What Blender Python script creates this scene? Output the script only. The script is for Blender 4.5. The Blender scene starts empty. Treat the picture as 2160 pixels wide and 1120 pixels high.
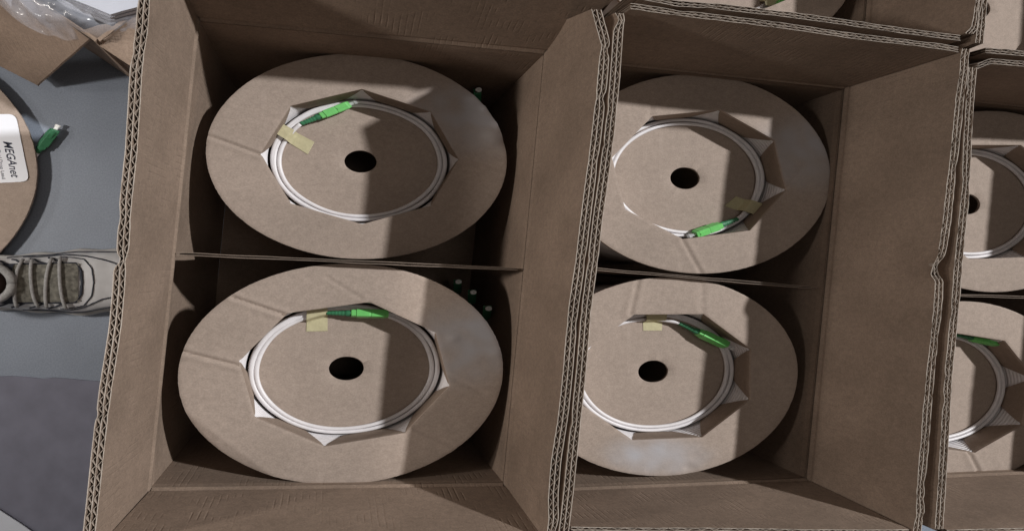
import bpy, math, random
from mathutils import Vector, noise

random.seed(7)
scene = bpy.context.scene
COL = scene.collection
R = math.radians

# ------------------------------------------------------------------ camera, world, lamps, exposure
# The picture is wider than life (everything in it is drawn out sideways), so the boxes are built
# wide and the reels oval: K is the width-to-depth ratio of a reel.
K = 1.464
IW, IH, FOC, TILT, SHIFT, CAMH = 2160.0, 1120.0, 1221.9, R(8.472), 198.5, 0.751
cam_d = bpy.data.cameras.new('camera')
cam = bpy.data.objects.new('camera', cam_d)
COL.objects.link(cam)
cam.location = (0, 0, CAMH)
cam.rotation_euler = (0, -TILT, 0)
cam_d.sensor_fit = 'HORIZONTAL'
cam_d.sensor_width = 36.0
cam_d.lens = 36.0 * FOC / IW
cam_d.shift_x = SHIFT / IW
cam_d.clip_start = 0.01
cam_d.clip_end = 100
scene.camera = cam

world = bpy.data.worlds.new('World')
scene.world = world
world.use_nodes = True
bg = world.node_tree.nodes['Background']
bg.inputs[0].default_value = (1.0, 0.89, 0.80, 1)
bg.inputs[1].default_value = 0.075


def lamp(name, loc, watts, size, color):
    d = bpy.data.lights.new(name, 'AREA')
    d.shape = 'DISK'
    d.size = size
    d.energy = watts
    d.color = color
    o = bpy.data.objects.new(name, d)
    COL.objects.link(o)
    o.location = loc
    o.rotation_euler = (Vector((0.2, 0, 0)) - Vector(loc)).to_track_quat('-Z', 'Y').to_euler()
    return o


lamp('ceiling_or_fill_light', (7.4, 2.7, 7.4), 930, 0.36, (1.0, 0.99, 0.98))        # hard light over the right-hand flaps
lamp('side_fill', (-1.0, 0.12, 0.55), 4.7, 0.08, (1.0, 0.93, 0.86))         # added low fill close on the left, lifts wall and floor; no real lamp
lamp('ceiling_or_fill_light', (-3.1, 0.3, 1.70), 10, 0.30, (1.0, 0.92, 0.84))        # far lamp on the left
lamp('ceiling_or_fill_light', (0.5, 0.1, 3.4), 4.5, 1.0, (1.0, 0.93, 0.86))          # added soft fill overhead, lifts the shaded flanges; no real fixture

scene.view_settings.view_transform = 'Standard'
scene.view_settings.look = 'None'
scene.view_settings.exposure = 0.25
scene.view_settings.gamma = 1.0
scene.cycles.max_bounces = 8
scene.cycles.use_denoising = True


def at(px, py, z):
    """the point at height z that stands at that place in the photograph"""
    s, c = math.sin(TILT), math.cos(TILT)
    u, v = px - IW / 2 + SHIFT, -(py - IH / 2)
    ray = Vector((s * FOC + c * u, v, -c * FOC + s * u))
    k = (z - CAMH) / ray.z
    return Vector((ray.x * k, ray.y * k, z))


# ------------------------------------------------------------------ materials
def nodes_of(name):
    m = bpy.data.materials.new(name)
    m.use_nodes = True
    nt = m.node_tree
    return m, nt, nt.nodes, nt.links, nt.nodes['Principled BSDF']


def cardboard(name, c0, c1, rough=0.85, flute=None, flute_pitch=0.008, stain=False, speck=0.5):
    m, nt, N, L, b = nodes_of(name)
    tc = N.new('ShaderNodeTexCoord')
    mp = N.new('ShaderNodeMapping')
    mp.inputs['Scale'].default_value = (1 / K, 1, 1)
    L.new(tc.outputs['Object'], mp.inputs[0])
    # broad blotches
    n1 = N.new('ShaderNodeTexNoise'); n1.inputs['Scale'].default_value = 14; n1.inputs['Detail'].default_value = 5
    # paper fibres
    n2 = N.new('ShaderNodeTexNoise'); n2.inputs['Scale'].default_value = 620; n2.inputs['Detail'].default_value = 3
    n3 = N.new('ShaderNodeTexNoise'); n3.inputs['Scale'].default_value = 170; n3.inputs['Detail'].default_value = 4
    for n in (n1, n2, n3):
        L.new(mp.outputs[0], n.inputs['Vector'])
    mx = N.new('ShaderNodeMix'); mx.data_type = 'RGBA'
    r1 = N.new('ShaderNodeMapRange'); r1.inputs[1].default_value = 0.3; r1.inputs[2].default_value = 0.7
    L.new(n1.outputs[0], r1.inputs[0])
    L.new(r1.outputs[0], mx.inputs[0])
    mx.inputs[6].default_value = (*c0, 1); mx.inputs[7].default_value = (*c1, 1)
    r2 = N.new('ShaderNodeMapRange'); r2.inputs[1].default_value = 0.25; r2.inputs[2].default_value = 0.75
    r2.inputs[3].default_value = 1 - 0.32 * speck; r2.inputs[4].default_value = 1 + 0.32 * speck
    L.new(n2.outputs[0], r2.inputs[0])
    r3 = N.new('ShaderNodeMapRange'); r3.inputs[1].default_value = 0.25; r3.inputs[2].default_value = 0.75
    r3.inputs[3].default_value = 1 - 0.2 * speck; r3.inputs[4].default_value = 1 + 0.2 * speck
    L.new(n3.outputs[0], r3.inputs[0])
    mu = N.new('ShaderNodeMath'); mu.operation = 'MULTIPLY'
    L.new(r2.outputs[0], mu.inputs[0]); L.new(r3.outputs[0], mu.inputs[1])
    mc = N.new('ShaderNodeMix'); mc.data_type = 'RGBA'; mc.blend_type = 'MULTIPLY'; mc.inputs[0].default_value = 1
    L.new(mx.outputs[2], mc.inputs[6]); L.new(mu.outputs[0], mc.inputs[7])
    col = mc.outputs[2]
    # broad drift of tone over a whole sheet, and pale rubbed streaks
    n6 = N.new('ShaderNodeTexNoise'); n6.inputs['Scale'].default_value = 3.2; n6.inputs['Detail'].default_value = 3
    L.new(mp.outputs[0], n6.inputs['Vector'])
    r6 = N.new('ShaderNodeMapRange'); r6.inputs[1].default_value = 0.3; r6.inputs[2].default_value = 0.7
    r6.inputs[3].default_value = 0.88; r6.inputs[4].default_value = 1.10
    L.new(n6.outputs[0], r6.inputs[0])
    m7 = N.new('ShaderNodeMix'); m7.data_type = 'RGBA'; m7.blend_type = 'MULTIPLY'; m7.inputs[0].default_value = 1
    L.new(col, m7.inputs[6]); L.new(r6.outputs[0], m7.inputs[7])
    mp8 = N.new('ShaderNodeMapping'); mp8.inputs['Scale'].default_value = (60, 9, 30); mp8.inputs['Rotation'].default_value = (0.3, 0.2, 0.7)
    L.new(mp.outputs[0], mp8.inputs[0])
    n8 = N.new('ShaderNodeTexNoise'); n8.inputs['Scale'].default_value = 1.0; n8.inputs['Detail'].default_value = 6; n8.inputs['Roughness'].default_value = 0.65
    L.new(mp8.outputs[0], n8.inputs['Vector'])
    r8 = N.new('ShaderNodeMapRange'); r8.inputs[1].default_value = 0.62; r8.inputs[2].default_value = 0.78; r8.inputs[4].default_value = 0.32
    L.new(n8.outputs[0], r8.inputs[0])
    m8 = N.new('ShaderNodeMix'); m8.data_type = 'RGBA'
    L.new(r8.outputs[0], m8.inputs[0]); L.new(m7.outputs[2], m8.inputs[6])
    m8.inputs[7].default_value = (min(1, c1[0] * 1.35), min(1, c1[1] * 1.38), min(1, c1[2] * 1.42), 1)
    col = m8.outputs[2]
    if stain:
        a = N.new('ShaderNodeAttribute'); a.attribute_name = 'stain'
        sm = N.new('ShaderNodeMix'); sm.data_type = 'RGBA'
        L.new(a.outputs['Color'], sm.inputs[0])
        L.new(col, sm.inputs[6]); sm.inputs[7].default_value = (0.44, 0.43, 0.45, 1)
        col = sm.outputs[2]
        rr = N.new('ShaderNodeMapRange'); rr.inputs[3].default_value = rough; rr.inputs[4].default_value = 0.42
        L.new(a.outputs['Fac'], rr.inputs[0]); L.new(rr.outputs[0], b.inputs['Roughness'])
    else:
        b.inputs['Roughness'].default_value = rough
    L.new(col, b.inputs['Base Color'])
    b.inputs['Specular IOR Level'].default_value = 0.25
    bp = N.new('ShaderNodeBump'); bp.inputs['Strength'].default_value = 0.25; bp.inputs['Distance'].default_value = 0.0006
    ad = N.new('ShaderNodeMath'); ad.operation = 'ADD'
    L.new(n2.outputs[0], ad.inputs[0]); L.new(n3.outputs[0], ad.inputs[1])
    h = ad.outputs[0]
    if flute:
        # washboard: the flutes telegraph through the liner, broken up so that it comes and goes
        mp2 = N.new('ShaderNodeMapping'); mp2.inputs['Rotation'].default_value = flute
        L.new(tc.outputs['Object'], mp2.inputs[0])
        w = N.new('ShaderNodeTexWave'); w.inputs['Scale'].default_value = 0.314 / flute_pitch
        w.inputs['Distortion'].default_value = 0.6; w.inputs['Detail'].default_value = 1
        L.new(mp2.outputs[0], w.inputs[0])
        pw = N.new('ShaderNodeMath'); pw.operation = 'POWER'; pw.inputs[1].default_value = 7
        L.new(w.outputs['Fac'], pw.inputs[0])
        n4 = N.new('ShaderNodeTexNoise'); n4.inputs['Scale'].default_value = 38; n4.inputs['Detail'].default_value = 2
        L.new(mp.outputs[0], n4.inputs['Vector'])
        r4 = N.new('ShaderNodeMapRange'); r4.inputs[1].default_value = 0.48; r4.inputs[2].default_value = 0.62
        L.new(n4.outputs[0], r4.inputs[0])
        p5 = N.new('ShaderNodeMath'); p5.operation = 'MULTIPLY'
        L.new(pw.outputs[0], p5.inputs[0]); L.new(r4.outputs[0], p5.inputs[1])
        m5 = N.new('ShaderNodeMath'); m5.operation = 'MULTIPLY'
        L.new(p5.outputs[0], m5.inputs[0]); L.new(r1.outputs[0], m5.inputs[1])
        bf = N.new('ShaderNodeBump'); bf.inputs['Strength'].default_value = 0.4; bf.inputs['Distance'].default_value = 0.0016
        bf.invert = True
        L.new(m5.outputs[0], bf.inputs['Height']); L.new(bf.outputs[0], bp.inputs['Normal'])
    L.new(h, bp.inputs['Height'])
    L.new(bp.outputs[0], b.inputs['Normal'])
    return m


def plain(name, col, rough=0.5, spec=0.5, noise_amt=0.0, nscale=60, trans=0.0, bump=0.0):
    m, nt, N, L, b = nodes_of(name)
    b.inputs['Roughness'].default_value = rough
    b.inputs['Specular IOR Level'].default_value = spec
    b.inputs['Base Color'].default_value = (*col, 1)
    if noise_amt or bump:
        tc = N.new('ShaderNodeTexCoord')
        n = N.new('ShaderNodeTexNoise'); n.inputs['Scale'].default_value = nscale; n.inputs['Detail'].default_value = 5
        L.new(tc.outputs['Object'], n.inputs['Vector'])
        if noise_amt:
            r = N.new('ShaderNodeMapRange'); r.inputs[1].default_value = 0.3; r.inputs[2].default_value = 0.7
            r.inputs[3].default_value = 1 - noise_amt; r.inputs[4].default_value = 1 + noise_amt
            L.new(n.outputs[0], r.inputs[0])
            x = N.new('ShaderNodeMix'); x.data_type = 'RGBA'; x.blend_type = 'MULTIPLY'; x.inputs[0].default_value = 1
            x.inputs[6].default_value = (*col, 1); L.new(r.outputs[0], x.inputs[7])
            L.new(x.outputs[2], b.inputs['Base Color'])
        if bump:
            bp = N.new('ShaderNodeBump'); bp.inputs['Strength'].default_value = bump; bp.inputs['Distance'].default_value = 0.001
            L.new(n.outputs[0], bp.inputs['Height']); L.new(bp.outputs[0], b.inputs['Normal'])
    if trans:
        t = N.new('ShaderNodeBsdfTransparent')
        mixs = N.new('ShaderNodeMixShader'); mixs.inputs[0].default_value = trans
        out = N['Material Output']
        L.new(b.outputs[0], mixs.inputs[1]); L.new(t.outputs[0], mixs.inputs[2])
        L.new(mixs.outputs[0], out.inputs[0])
    return m


M = {
    'wall_y': cardboard('box_board_sides', (0.225, 0.168, 0.130), (0.29, 0.218, 0.170), flute=(0, 0, R(90)), speck=0.55),
    'wall_x': cardboard('box_board_ends', (0.225, 0.168, 0.130), (0.29, 0.218, 0.170), flute=(0, 0, 0), speck=0.55),
    'edge': cardboard('board_cut_edge', (0.40, 0.35, 0.305), (0.50, 0.44, 0.385), speck=0.5),
    'flute': cardboard('fluting_paper', (0.33, 0.275, 0.23), (0.41, 0.345, 0.29), speck=0.5),
    'flange': cardboard('reel_board', (0.375, 0.305, 0.258), (0.41, 0.333, 0.283), stain=True, speck=0.42),
    'disc': cardboard('reel_disc_board', (0.378, 0.307, 0.26), (0.405, 0.33, 0.28), speck=0.42),
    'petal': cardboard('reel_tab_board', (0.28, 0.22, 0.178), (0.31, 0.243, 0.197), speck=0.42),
    'divider': cardboard('divider_board', (0.25, 0.20, 0.165), (0.31, 0.245, 0.20), speck=0.5),
    'cable': plain('white_cable_jacket', (0.80, 0.78, 0.80), 0.38, 0.4, 0.05, 120),
    'green': plain('green_plastic', (0.19, 0.66, 0.18), 0.33, 0.5, 0.08, 150),
    'green_dark': plain('rubber_or_shaded_green', (0.045, 0.21, 0.10), 0.5, 0.4, 0.15, 200),  # own colour of the boots; on plug bodies it stands in for shade
    'cap': plain('clear_cap', (0.80, 0.82, 0.84), 0.15, 0.6, trans=0.45),
    'cap_white': plain('white_cap', (0.82, 0.82, 0.80), 0.35, 0.5),
    'tape': plain('masking_tape', (0.66, 0.61, 0.39), 0.6, 0.3, 0.06, 300, trans=0.22),
    'sheet': plain('grey_blue_sheet', (0.185, 0.19, 0.245), 0.7, 0.3, 0.12, 25, bump=0.2),
    'paper': plain('white_paper', (0.62, 0.66, 0.74), 0.6, 0.3, 0.03, 40),
    'label': plain('white_label', (0.80, 0.83, 0.90), 0.35, 0.4),
    'ink': plain('dark_blue_ink', (0.02, 0.025, 0.06), 0.5, 0.3),
    'shoe': plain('white_shoe_leather', (0.66, 0.67, 0.69), 0.5, 0.35, 0.10, 40, bump=0.15),
    'sole': plain('shoe_sole_foam', (0.50, 0.50, 0.50), 0.7, 0.3, 0.1, 50),
    'shoe_mesh': plain('olive_shoe_mesh', (0.21, 0.205, 0.18), 0.9, 0.2, 0.5, 160, bump=0.6),
    'shoe_dark': plain('dark_shoe_trim', (0.035, 0.04, 0.055), 0.7, 0.3, 0.2, 80),
    'lace': plain('grey_lace', (0.36, 0.36, 0.36), 0.8, 0.2, 0.2, 300),
    'sock': plain('dark_brown_sock', (0.022, 0.014, 0.012), 0.95, 0.1, 0.2, 200),
    'foam': plain('white_foam_sheet', (0.52, 0.55, 0.63), 0.6, 0.3, 0.06, 30),
    'darkbag': plain('dark_blue_bag', (0.05, 0.055, 0.085), 0.4, 0.4, 0.3, 20),
}


def film_material():
    m, nt, N, L, b = nodes_of('clear_plastic_film')
    b.inputs['Base Color'].default_value = (0.62, 0.65, 0.74, 1)
    b.inputs['Roughness'].default_value = 0.22
    b.inputs['Specular IOR Level'].default_value = 0.8
    t = N.new('ShaderNodeBsdfTransparent')
    mx = N.new('ShaderNodeMixShader')
    tc = N.new('ShaderNodeTexCoord')
    n = N.new('ShaderNodeTexNoise'); n.inputs['Scale'].default_value = 16; n.inputs['Detail'].default_value = 3
    L.new(tc.outputs['Object'], n.inputs['Vector'])
    r = N.new('ShaderNodeMapRange'); r.inputs[1].default_value = 0.3; r.inputs[2].default_value = 0.7
    r.inputs[3].default_value = 0.55; r.inputs[4].default_value = 0.9
    L.new(n.outputs[0], r.inputs[0]); L.new(r.outputs[0], mx.inputs[0])
    L.new(b.outputs[0], mx.inputs[1]); L.new(t.outputs[0], mx.inputs[2])
    L.new(mx.outputs[0], N['Material Output'].inputs[0])
    return m


M['film'] = film_material()


def floor_material():
    m, nt, N, L, b = nodes_of('grey_floor')
    tc = N.new('ShaderNodeTexCoord')
    a = N.new('ShaderNodeTexNoise'); a.inputs['Scale'].default_value = 5; a.inputs['Detail'].default_value = 7
    c = N.new('ShaderNodeTexNoise'); c.inputs['Scale'].default_value = 420; c.inputs['Detail'].default_value = 3
    d = N.new('ShaderNodeTexVoronoi'); d.inputs['Scale'].default_value = 55
    for n in (a, c, d):
        L.new(tc.outputs['Object'], n.inputs['Vector'])
    ra = N.new('ShaderNodeMapRange'); ra.inputs[1].default_value = 0.3; ra.inputs[2].default_value = 0.7; ra.inputs[3].default_value = 0.84; ra.inputs[4].default_value = 1.12
    rc = N.new('ShaderNodeMapRange'); rc.inputs[1].default_value = 0.3; rc.inputs[2].default_value = 0.7; rc.inputs[3].default_value = 0.86; rc.inputs[4].default_value = 1.14
    rd = N.new('ShaderNodeMapRange'); rd.inputs[1].default_value = 0.03; rd.inputs[2].default_value = 0.07; rd.inputs[3].default_value = 0.72; rd.inputs[4].default_value = 1.0
    L.new(a.outputs[0], ra.inputs[0]); L.new(c.outputs[0], rc.inputs[0]); L.new(d.outputs['Distance'], rd.inputs[0])
    x = N.new('ShaderNodeMath'); x.operation = 'MULTIPLY'; L.new(ra.outputs[0], x.inputs[0]); L.new(rc.outputs[0], x.inputs[1])
    y = N.new('ShaderNodeMath'); y.operation = 'MULTIPLY'; L.new(x.outputs[0], y.inputs[0]); L.new(rd.outputs[0], y.inputs[1])
    mx = N.new('ShaderNodeMix'); mx.data_type = 'RGBA'; mx.blend_type = 'MULTIPLY'; mx.inputs[0].default_value = 1
    mx.inputs[6].default_value = (0.235, 0.272, 0.335, 1); L.new(y.outputs[0], mx.inputs[7])
    L.new(mx.outputs[2], b.inputs['Base Color'])
    b.inputs['Roughness'].default_value = 0.5; b.inputs['Specular IOR Level'].default_value = 0.35
    return m


M['floor'] = floor_material()

# ------------------------------------------------------------------ object helpers


def thing(name, label, cat, loc, group=None):
    o = bpy.data.objects.new(name, None)
    o.empty_display_size = 0.02
    COL.objects.link(o)
    o.location = loc
    o['label'] = label
    o['category'] = cat
    if group:
        o['group'] = group
    return o


def root_loc(p):
    v = Vector((0, 0, 0))
    while p is not None:
        v = v + p.location
        p = p.parent
    return v


def mesh(name, verts, faces, mat, parent=None, smooth=False, label=None, stain=None):
    """verts in world coordinates"""
    o0 = root_loc(parent)
    me = bpy.data.meshes.new(name)
    me.from_pydata([tuple(Vector(v) - o0) for v in verts], [], faces)
    me.materials.append(M[mat])
    if smooth:
        me.polygons.foreach_set('use_smooth', [True] * len(me.polygons))
    if stain is not None:
        a = me.attributes.new('stain', 'FLOAT_COLOR', 'POINT')
        a.data.foreach_set('color', [c for s in stain for c in (s, s, s, 1.0)])
    me.update()
    o = bpy.data.objects.new(name, me)
    COL.objects.link(o)
    o.parent = parent
    if label:
        o['label'] = label
    return o


def tag(o, label=None, cat=None, group=None, kind=None):
    if label: o['label'] = label
    if cat: o['category'] = cat
    if group: o['group'] = group
    if kind: o['kind'] = kind
    return o


class MB:
    def __init__(self):
        self.v, self.f = [], []

    def grid(self, rows, close_u=False, close_v=False, flip=False):
        """rows: list of equally long lists of points"""
        b = len(self.v)
        n = len(rows[0]); m = len(rows)
        for r in rows:
            self.v.extend(r)
        for i in range(m if close_v else m - 1):
            for j in range(n if close_u else n - 1):
                a = b + i * n + j; a2 = b + i * n + (j + 1) % n
                c = b + ((i + 1) % m) * n + j; c2 = b + ((i + 1) % m) * n + (j + 1) % n
                self.f.append((a, c, c2, a2) if flip else (a, a2, c2, c))
        return b

    def poly(self, pts):
        b = len(self.v)
        self.v.extend(pts)
        self.f.append(tuple(range(b, b + len(pts))))

    def prism(self, base, top):
        b = len(self.v); n = len(base)
        self.v.extend(base); self.v.extend(top)
        self.f.append(tuple(range(b + n - 1, b - 1, -1)))
        self.f.append(tuple(range(b + n, b + 2 * n)))
        for i in range(n):
            j = (i + 1) % n
            self.f.append((b + i, b + j, b + n + j, b + n + i))

    def tube(self, pts, rad, seg=10, cap=True, sx=K):
        """round tube; its section is stretched sideways like everything else"""
        rings = []
        n = len(pts)
        for i, p in enumerate(pts):
            p = Vector(p)
            a = Vector(pts[max(i - 1, 0)]); c = Vector(pts[min(i + 1, n - 1)])
            t = c - a; t.x /= sx
            if t.length < 1e-9: t = Vector((0, 0, 1))
            t.normalize()
            up = Vector((0, 0, 1)) if abs(t.z) < 0.95 else Vector((0, 1, 0))
            s = t.cross(up).normalized(); u = s.cross(t)
            r = rad[i] if isinstance(rad, (list, tuple)) else rad
            ring = []
            for k in range(seg):
                a_ = 2 * math.pi * k / seg
                d = s * math.cos(a_) * r + u * math.sin(a_) * r
                d.x *= sx
                ring.append(p + d)
            rings.append(ring)
        b = self.grid(rings, close_u=True)
        if cap:
            self.f.append(tuple(range(b + seg - 1, b - 1, -1)))
            e = b + (n - 1) * seg
            self.f.append(tuple(range(e, e + seg)))

    def build(self, name, mat, parent=None, smooth=False, **kw):
        return mesh(name, self.v, self.f, mat, parent, smooth, **kw)


def nz(x, y=0.0, z=0.0):
    return noise.noise(Vector((x, y, z)))


def lerp(a, b, t):
    return a + (b - a) * t


# ------------------------------------------------------------------ setting
ZF = -0.30
fl = MB()
fl.poly([Vector((-6, -6, ZF)), Vector((6, -6, ZF)), Vector((6, 6, ZF)), Vector((-6, 6, ZF))])
tag(fl.build('floor', 'floor'), kind='structure')

# ------------------------------------------------------------------ cartons
ZR = 0.14


def resample(pts, step):
    """points evenly along a polyline"""
    L = [0.0]
    for a, b in zip(pts, pts[1:]):
        L.append(L[-1] + math.hypot((b.x - a.x) / K, b.y - a.y))
    n = max(2, int(L[-1] / step))
    out = []
    k = 0
    for i in range(n + 1):
        s = L[-1] * i / n
        while k < len(pts) - 2 and s > L[k + 1]:
            k += 1
        t = (s - L[k]) / max(L[k + 1] - L[k], 1e-9)
        out.append((s, pts[k].lerp(pts[k + 1], t)))
    return out, L[-1]


def flap(parent, rim, c0, c1, outward, thick, mat, seed, crush=()):
    """an upright flap of double-wall board. rim: points of its inner top edge; c0-c1: its fold line;
    outward: unit plan vector out of the box; thick: board thickness along it"""
    rim = [Vector(p) for p in rim]
    out = Vector((outward[0], outward[1], 0))
    base, Lb = resample(rim, 0.005)
    win = 10
    soft = []
    for i in range(len(base)):
        w = min(win, i, len(base) - 1 - i)
        seg = [base[k][1] for k in range(i - w, i + w + 1)]
        soft.append(sum(seg, Vector()) / len(seg))

    def softened(t):
        f = t * (len(soft) - 1); i = min(int(f), len(soft) - 2)
        return soft[i].lerp(soft[i + 1], f - i)

    def surf(s, L, p, h, off):
        t = s / L
        c = Vector((lerp(c0[0], c1[0], t), lerp(c0[1], c1[1], t), 0.0))
        q = softened(t).lerp(p, h ** 16); q.z = 0
        w = nz(s * 9 + seed * 7.1, h * 2.0) * 0.0012 * h
        v = c.lerp(q, h) + out * (off + w)
        v.z = lerp(0.002, p.z, h)
        if h > 0.97:
            v.z += nz(s * 120, seed * 3.3, off * 900) * 0.0009
        return v

    coarse, L = resample(rim, 0.004)
    tl = thick * 0.075

    rnd = random.Random(int(seed * 10))
    crush = list(crush) + [(rnd.uniform(0.02, max(0.03, L - 0.02)), rnd.uniform(0.003, 0.010), rnd.uniform(0.80, 0.95)) for _ in range(int(L * 10))]

    def pinch(s):
        k = 1.0
        for (cs, cw, ck) in crush:
            k -= (1 - ck) * math.exp(-((s - cs) / cw) ** 2)
        return k
    fb = None
    for li, (o0, o1) in enumerate(((0, tl), (thick * 0.5 - tl / 2, thick * 0.5 + tl / 2), (thick - tl, thick))):
        mb = MB()
        hs = (0.0, 0.03, 0.06, 0.2, 0.5, 0.8, 0.88, 0.93, 0.965, 1.0) if li != 1 else (0.5, 0.8, 0.88, 0.93, 0.965, 1.0)
        def fold(h):
            return {0.0: -0.0008, 0.03: 0.0016}.get(h, 0.0) if li == 0 else 0.0
        rows = []
        for h in hs:
            rows.append([surf(s, L, p, h, (o0 * (1 + (pinch(s) - 1) * h ** 12) if li else (1 - pinch(s)) * thick * 0.3 * h ** 12) + fold(h)) for s, p in coarse])
        back = []
        for h in reversed(hs):
            back.append([surf(s, L, p, h, (o1 * (1 + (pinch(s) - 1) * h ** 12) if li else tl + (1 - pinch(s)) * thick * 0.3 * h ** 12) + fold(h) + 0.0) for s, p in coarse])
        mb.grid(rows + back, close_v=True)
        # ends
        n = len(coarse); m = len(rows) * 2
        mb.f.append(tuple(i * n for i in range(m)))
        mb.f.append(tuple(i * n + n - 1 for i in reversed(range(m))))
        if li == 0:
            fb = mb
        else:
            base = len(fb.v)
            fb.v.extend(mb.v)
            fb.f.extend(tuple(i + base for i in f) for f in mb.f)
    fo = fb.build('flap', mat, parent)
    # the cut rim shows raw paper: lighter edge strips lie in the same mesh as a second material
    fo.data.materials.append(M['edge'])
    for pl in fo.data.polygons:
        if all(fo.data.vertices[i].co.z + fo.parent.location.z > ZR - 0.0018 for i in pl.vertices) and abs(pl.normal.z) > 0.5:
            pl.material_index = 1
    # corrugated medium between the liners
    fine, L = resample(rim, 0.0011)
    cb = MB()
    tf = thick * 0.052
    for fi, pitch in enumerate((0.0112, 0.0097)):
        lo = tl if fi == 0 else thick * 0.5 + tl / 2
        hi = thick * 0.5 - tl / 2 if fi == 0 else thick - tl
        lo += tf * 0.3; hi -= tf * 0.3
        ph = seed * 1.7 + fi
        rows = [[] for _ in range(6)]
        for s, p in fine:
            w = 2 * math.pi * s / pitch + ph + 2.4 * nz(s * 16, seed * 2.0, fi * 5.0) + 0.7 * nz(s * 75, seed, fi * 3.0)
            tri = math.asin(0.97 * math.sin(w)) / 1.33
            amp = 0.5 * (0.95 + 0.16 * nz(s * 55, seed))
            mid = (lo + hi) / 2 + (hi - lo) * amp * tri * 0.98
            g = abs(math.cos(w)) * 0.5 + 0.75
            skew = 0.0006 * nz(s * 60, seed * 9.0)
            for k, (h, d) in enumerate(((0.88, -1), (0.94, -1), (1.0, -1), (1.0, 1), (0.94, 1), (0.88, 1))):
                v = surf(s, L, p, h, mid * (1 + (pinch(s) - 1) * h ** 12) + d * tf * 0.5 * g)
                if h == 1.0:
                    v.z -= 0.0006 - skew
                rows[k].append(v)
        cb.grid(rows)
    cb.build('fluting', 'flute', fo)
    return fo


def panel(parent, a, b, outward_a, outward_b, mat, seed, bulge=0.0):
    """a body wall below the fold line, inner line a-b, mitred outward to the outer corners"""
    mb = MB()
    prof = ((0.0, -0.0008), (-0.005, 0.0012), (-0.012, 0.0), (-0.03, 0.0), (-0.055, 0.0), (-0.085, 0.0), (-0.13, 0.0), (-0.18, 0.0), (-0.24, 0.0), (ZF + 0.008, 0.0))
    n = 24
    mid = (Vector(outward_a) + Vector(outward_b))
    rows = []
    for z, off in prof:
        row = []
        for i in range(n + 1):
            t = i / n
            o = Vector(outward_a).lerp(Vector(outward_b), t)
            p = Vector((lerp(a[0], b[0], t), lerp(a[1], b[1], t), z))
            w = 0.0015 * nz(t * 5, z * 12, seed) * min(1, -z * 20) * (1 - abs(2 * t - 1))
            bl = bulge * math.sin(math.pi * min(1, max(0.0, -z) / (-ZF - 0.008)) ** 0.65) * (1 - (2 * t - 1) ** 2)
            row.append(p + Vector((o.x, o.y, 0)) * (off / 0.009 + w / 0.009) + Vector((math.copysign(bl, o.x), 0, 0)))
        rows.append(row)
    for z, _ in reversed(prof):
        row = []
        for i in range(n + 1):
            t = i / n
            o = Vector(outward_a).lerp(Vector(outward_b), t)
            bl = bulge * math.sin(math.pi * min(1, max(0.0, -z) / (-ZF - 0.008)) ** 0.65) * (1 - (2 * t - 1) ** 2)
            row.append(Vector((lerp(a[0], b[0], t) + o.x + math.copysign(bl, o.x), lerp(a[1], b[1], t) + o.y, z)))
        rows.append(row)
    mb.grid(rows, close_v=True)
    return mb.build('side_panel', mat, parent)


TY, TX = 0.0120, 0.0066     # board thickness seen on walls that run up the picture / across it


def carton(label, TLc, TRc, BRc, BLc, rims, seed, crush={}, ext=0.0075, bulge=0.0, group='open cartons packed side by side'):
    """corners of the fold line (plan); rims: inner top edges, left and right from top down, top and bottom from left to right"""
    cx = (TLc[0] + TRc[0] + BRc[0] + BLc[0]) / 4; cy = (TLc[1] + TRc[1] + BRc[1] + BLc[1]) / 4
    t = thing('cardboard_box', label, 'box', (cx, cy, ZF + 0.002), group)
    g, e = 0.0022, 0.0075
    def dn(p, q, d):
        v = Vector((q[0] - p[0], q[1] - p[1], 0)); v.normalize()
        return (p[0] + v.x * d, p[1] + v.y * d)
    flap(t, rims['left'], dn(TLc, BLc, -e), dn(BLc, TLc, -e), (-1, 0), TY, 'wall_y', seed + .1, crush.get('left', ()))
    flap(t, rims['right'], dn(TRc, BRc, -ext), dn(BRc, TRc, -e), (1, 0), TY, 'wall_y', seed + .2, crush.get('right', ()))
    flap(t, rims['top'], dn(TLc, TRc, g), dn(TRc, TLc, g), (0, 1), TX, 'wall_x', seed + .3, crush.get('top', ()))
    flap(t, rims['bottom'], dn(BLc, BRc, g), dn(BRc, BLc, g), (0, -1), TX, 'wall_x', seed + .4, crush.get('bottom', ()))
    o = {'TL': (-TY, TX), 'TR': (TY, TX), 'BR': (TY, -TX), 'BL': (-TY, -TX)}
    panel(t, TLc, BLc, o['TL'], o['BL'], 'wall_y', seed, bulge)
    panel(t, TRc, BRc, o['TR'], o['BR'], 'wall_y', seed + 1)
    panel(t, TLc, TRc, o['TL'], o['TR'], 'wall_x', seed + 2)
    panel(t, BLc, BRc, o['BL'], o['BR'], 'wall_x', seed + 3)
    fb = MB()
    ps = [Vector((TLc[0], TLc[1], 0)), Vector((BLc[0], BLc[1], 0)), Vector((BRc[0], BRc[1], 0)), Vector((TRc[0], TRc[1], 0))]
    fb.prism([p + Vector((0, 0, ZF + 0.002)) for p in ps], [p + Vector((0, 0, ZF + 0.008)) for p in ps])
    fb.build('bottom_panel', 'wall_x', t)
    return t


def P(lst, z=ZR):
    return [at(x, y, z) for x, y in lst]


def V2(p):
    return (p[0], p[1])


def rim_at(c, dx=0, dy=0, z=ZR):
    return Vector((c[0] + dx, c[1] + dy, z))


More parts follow.
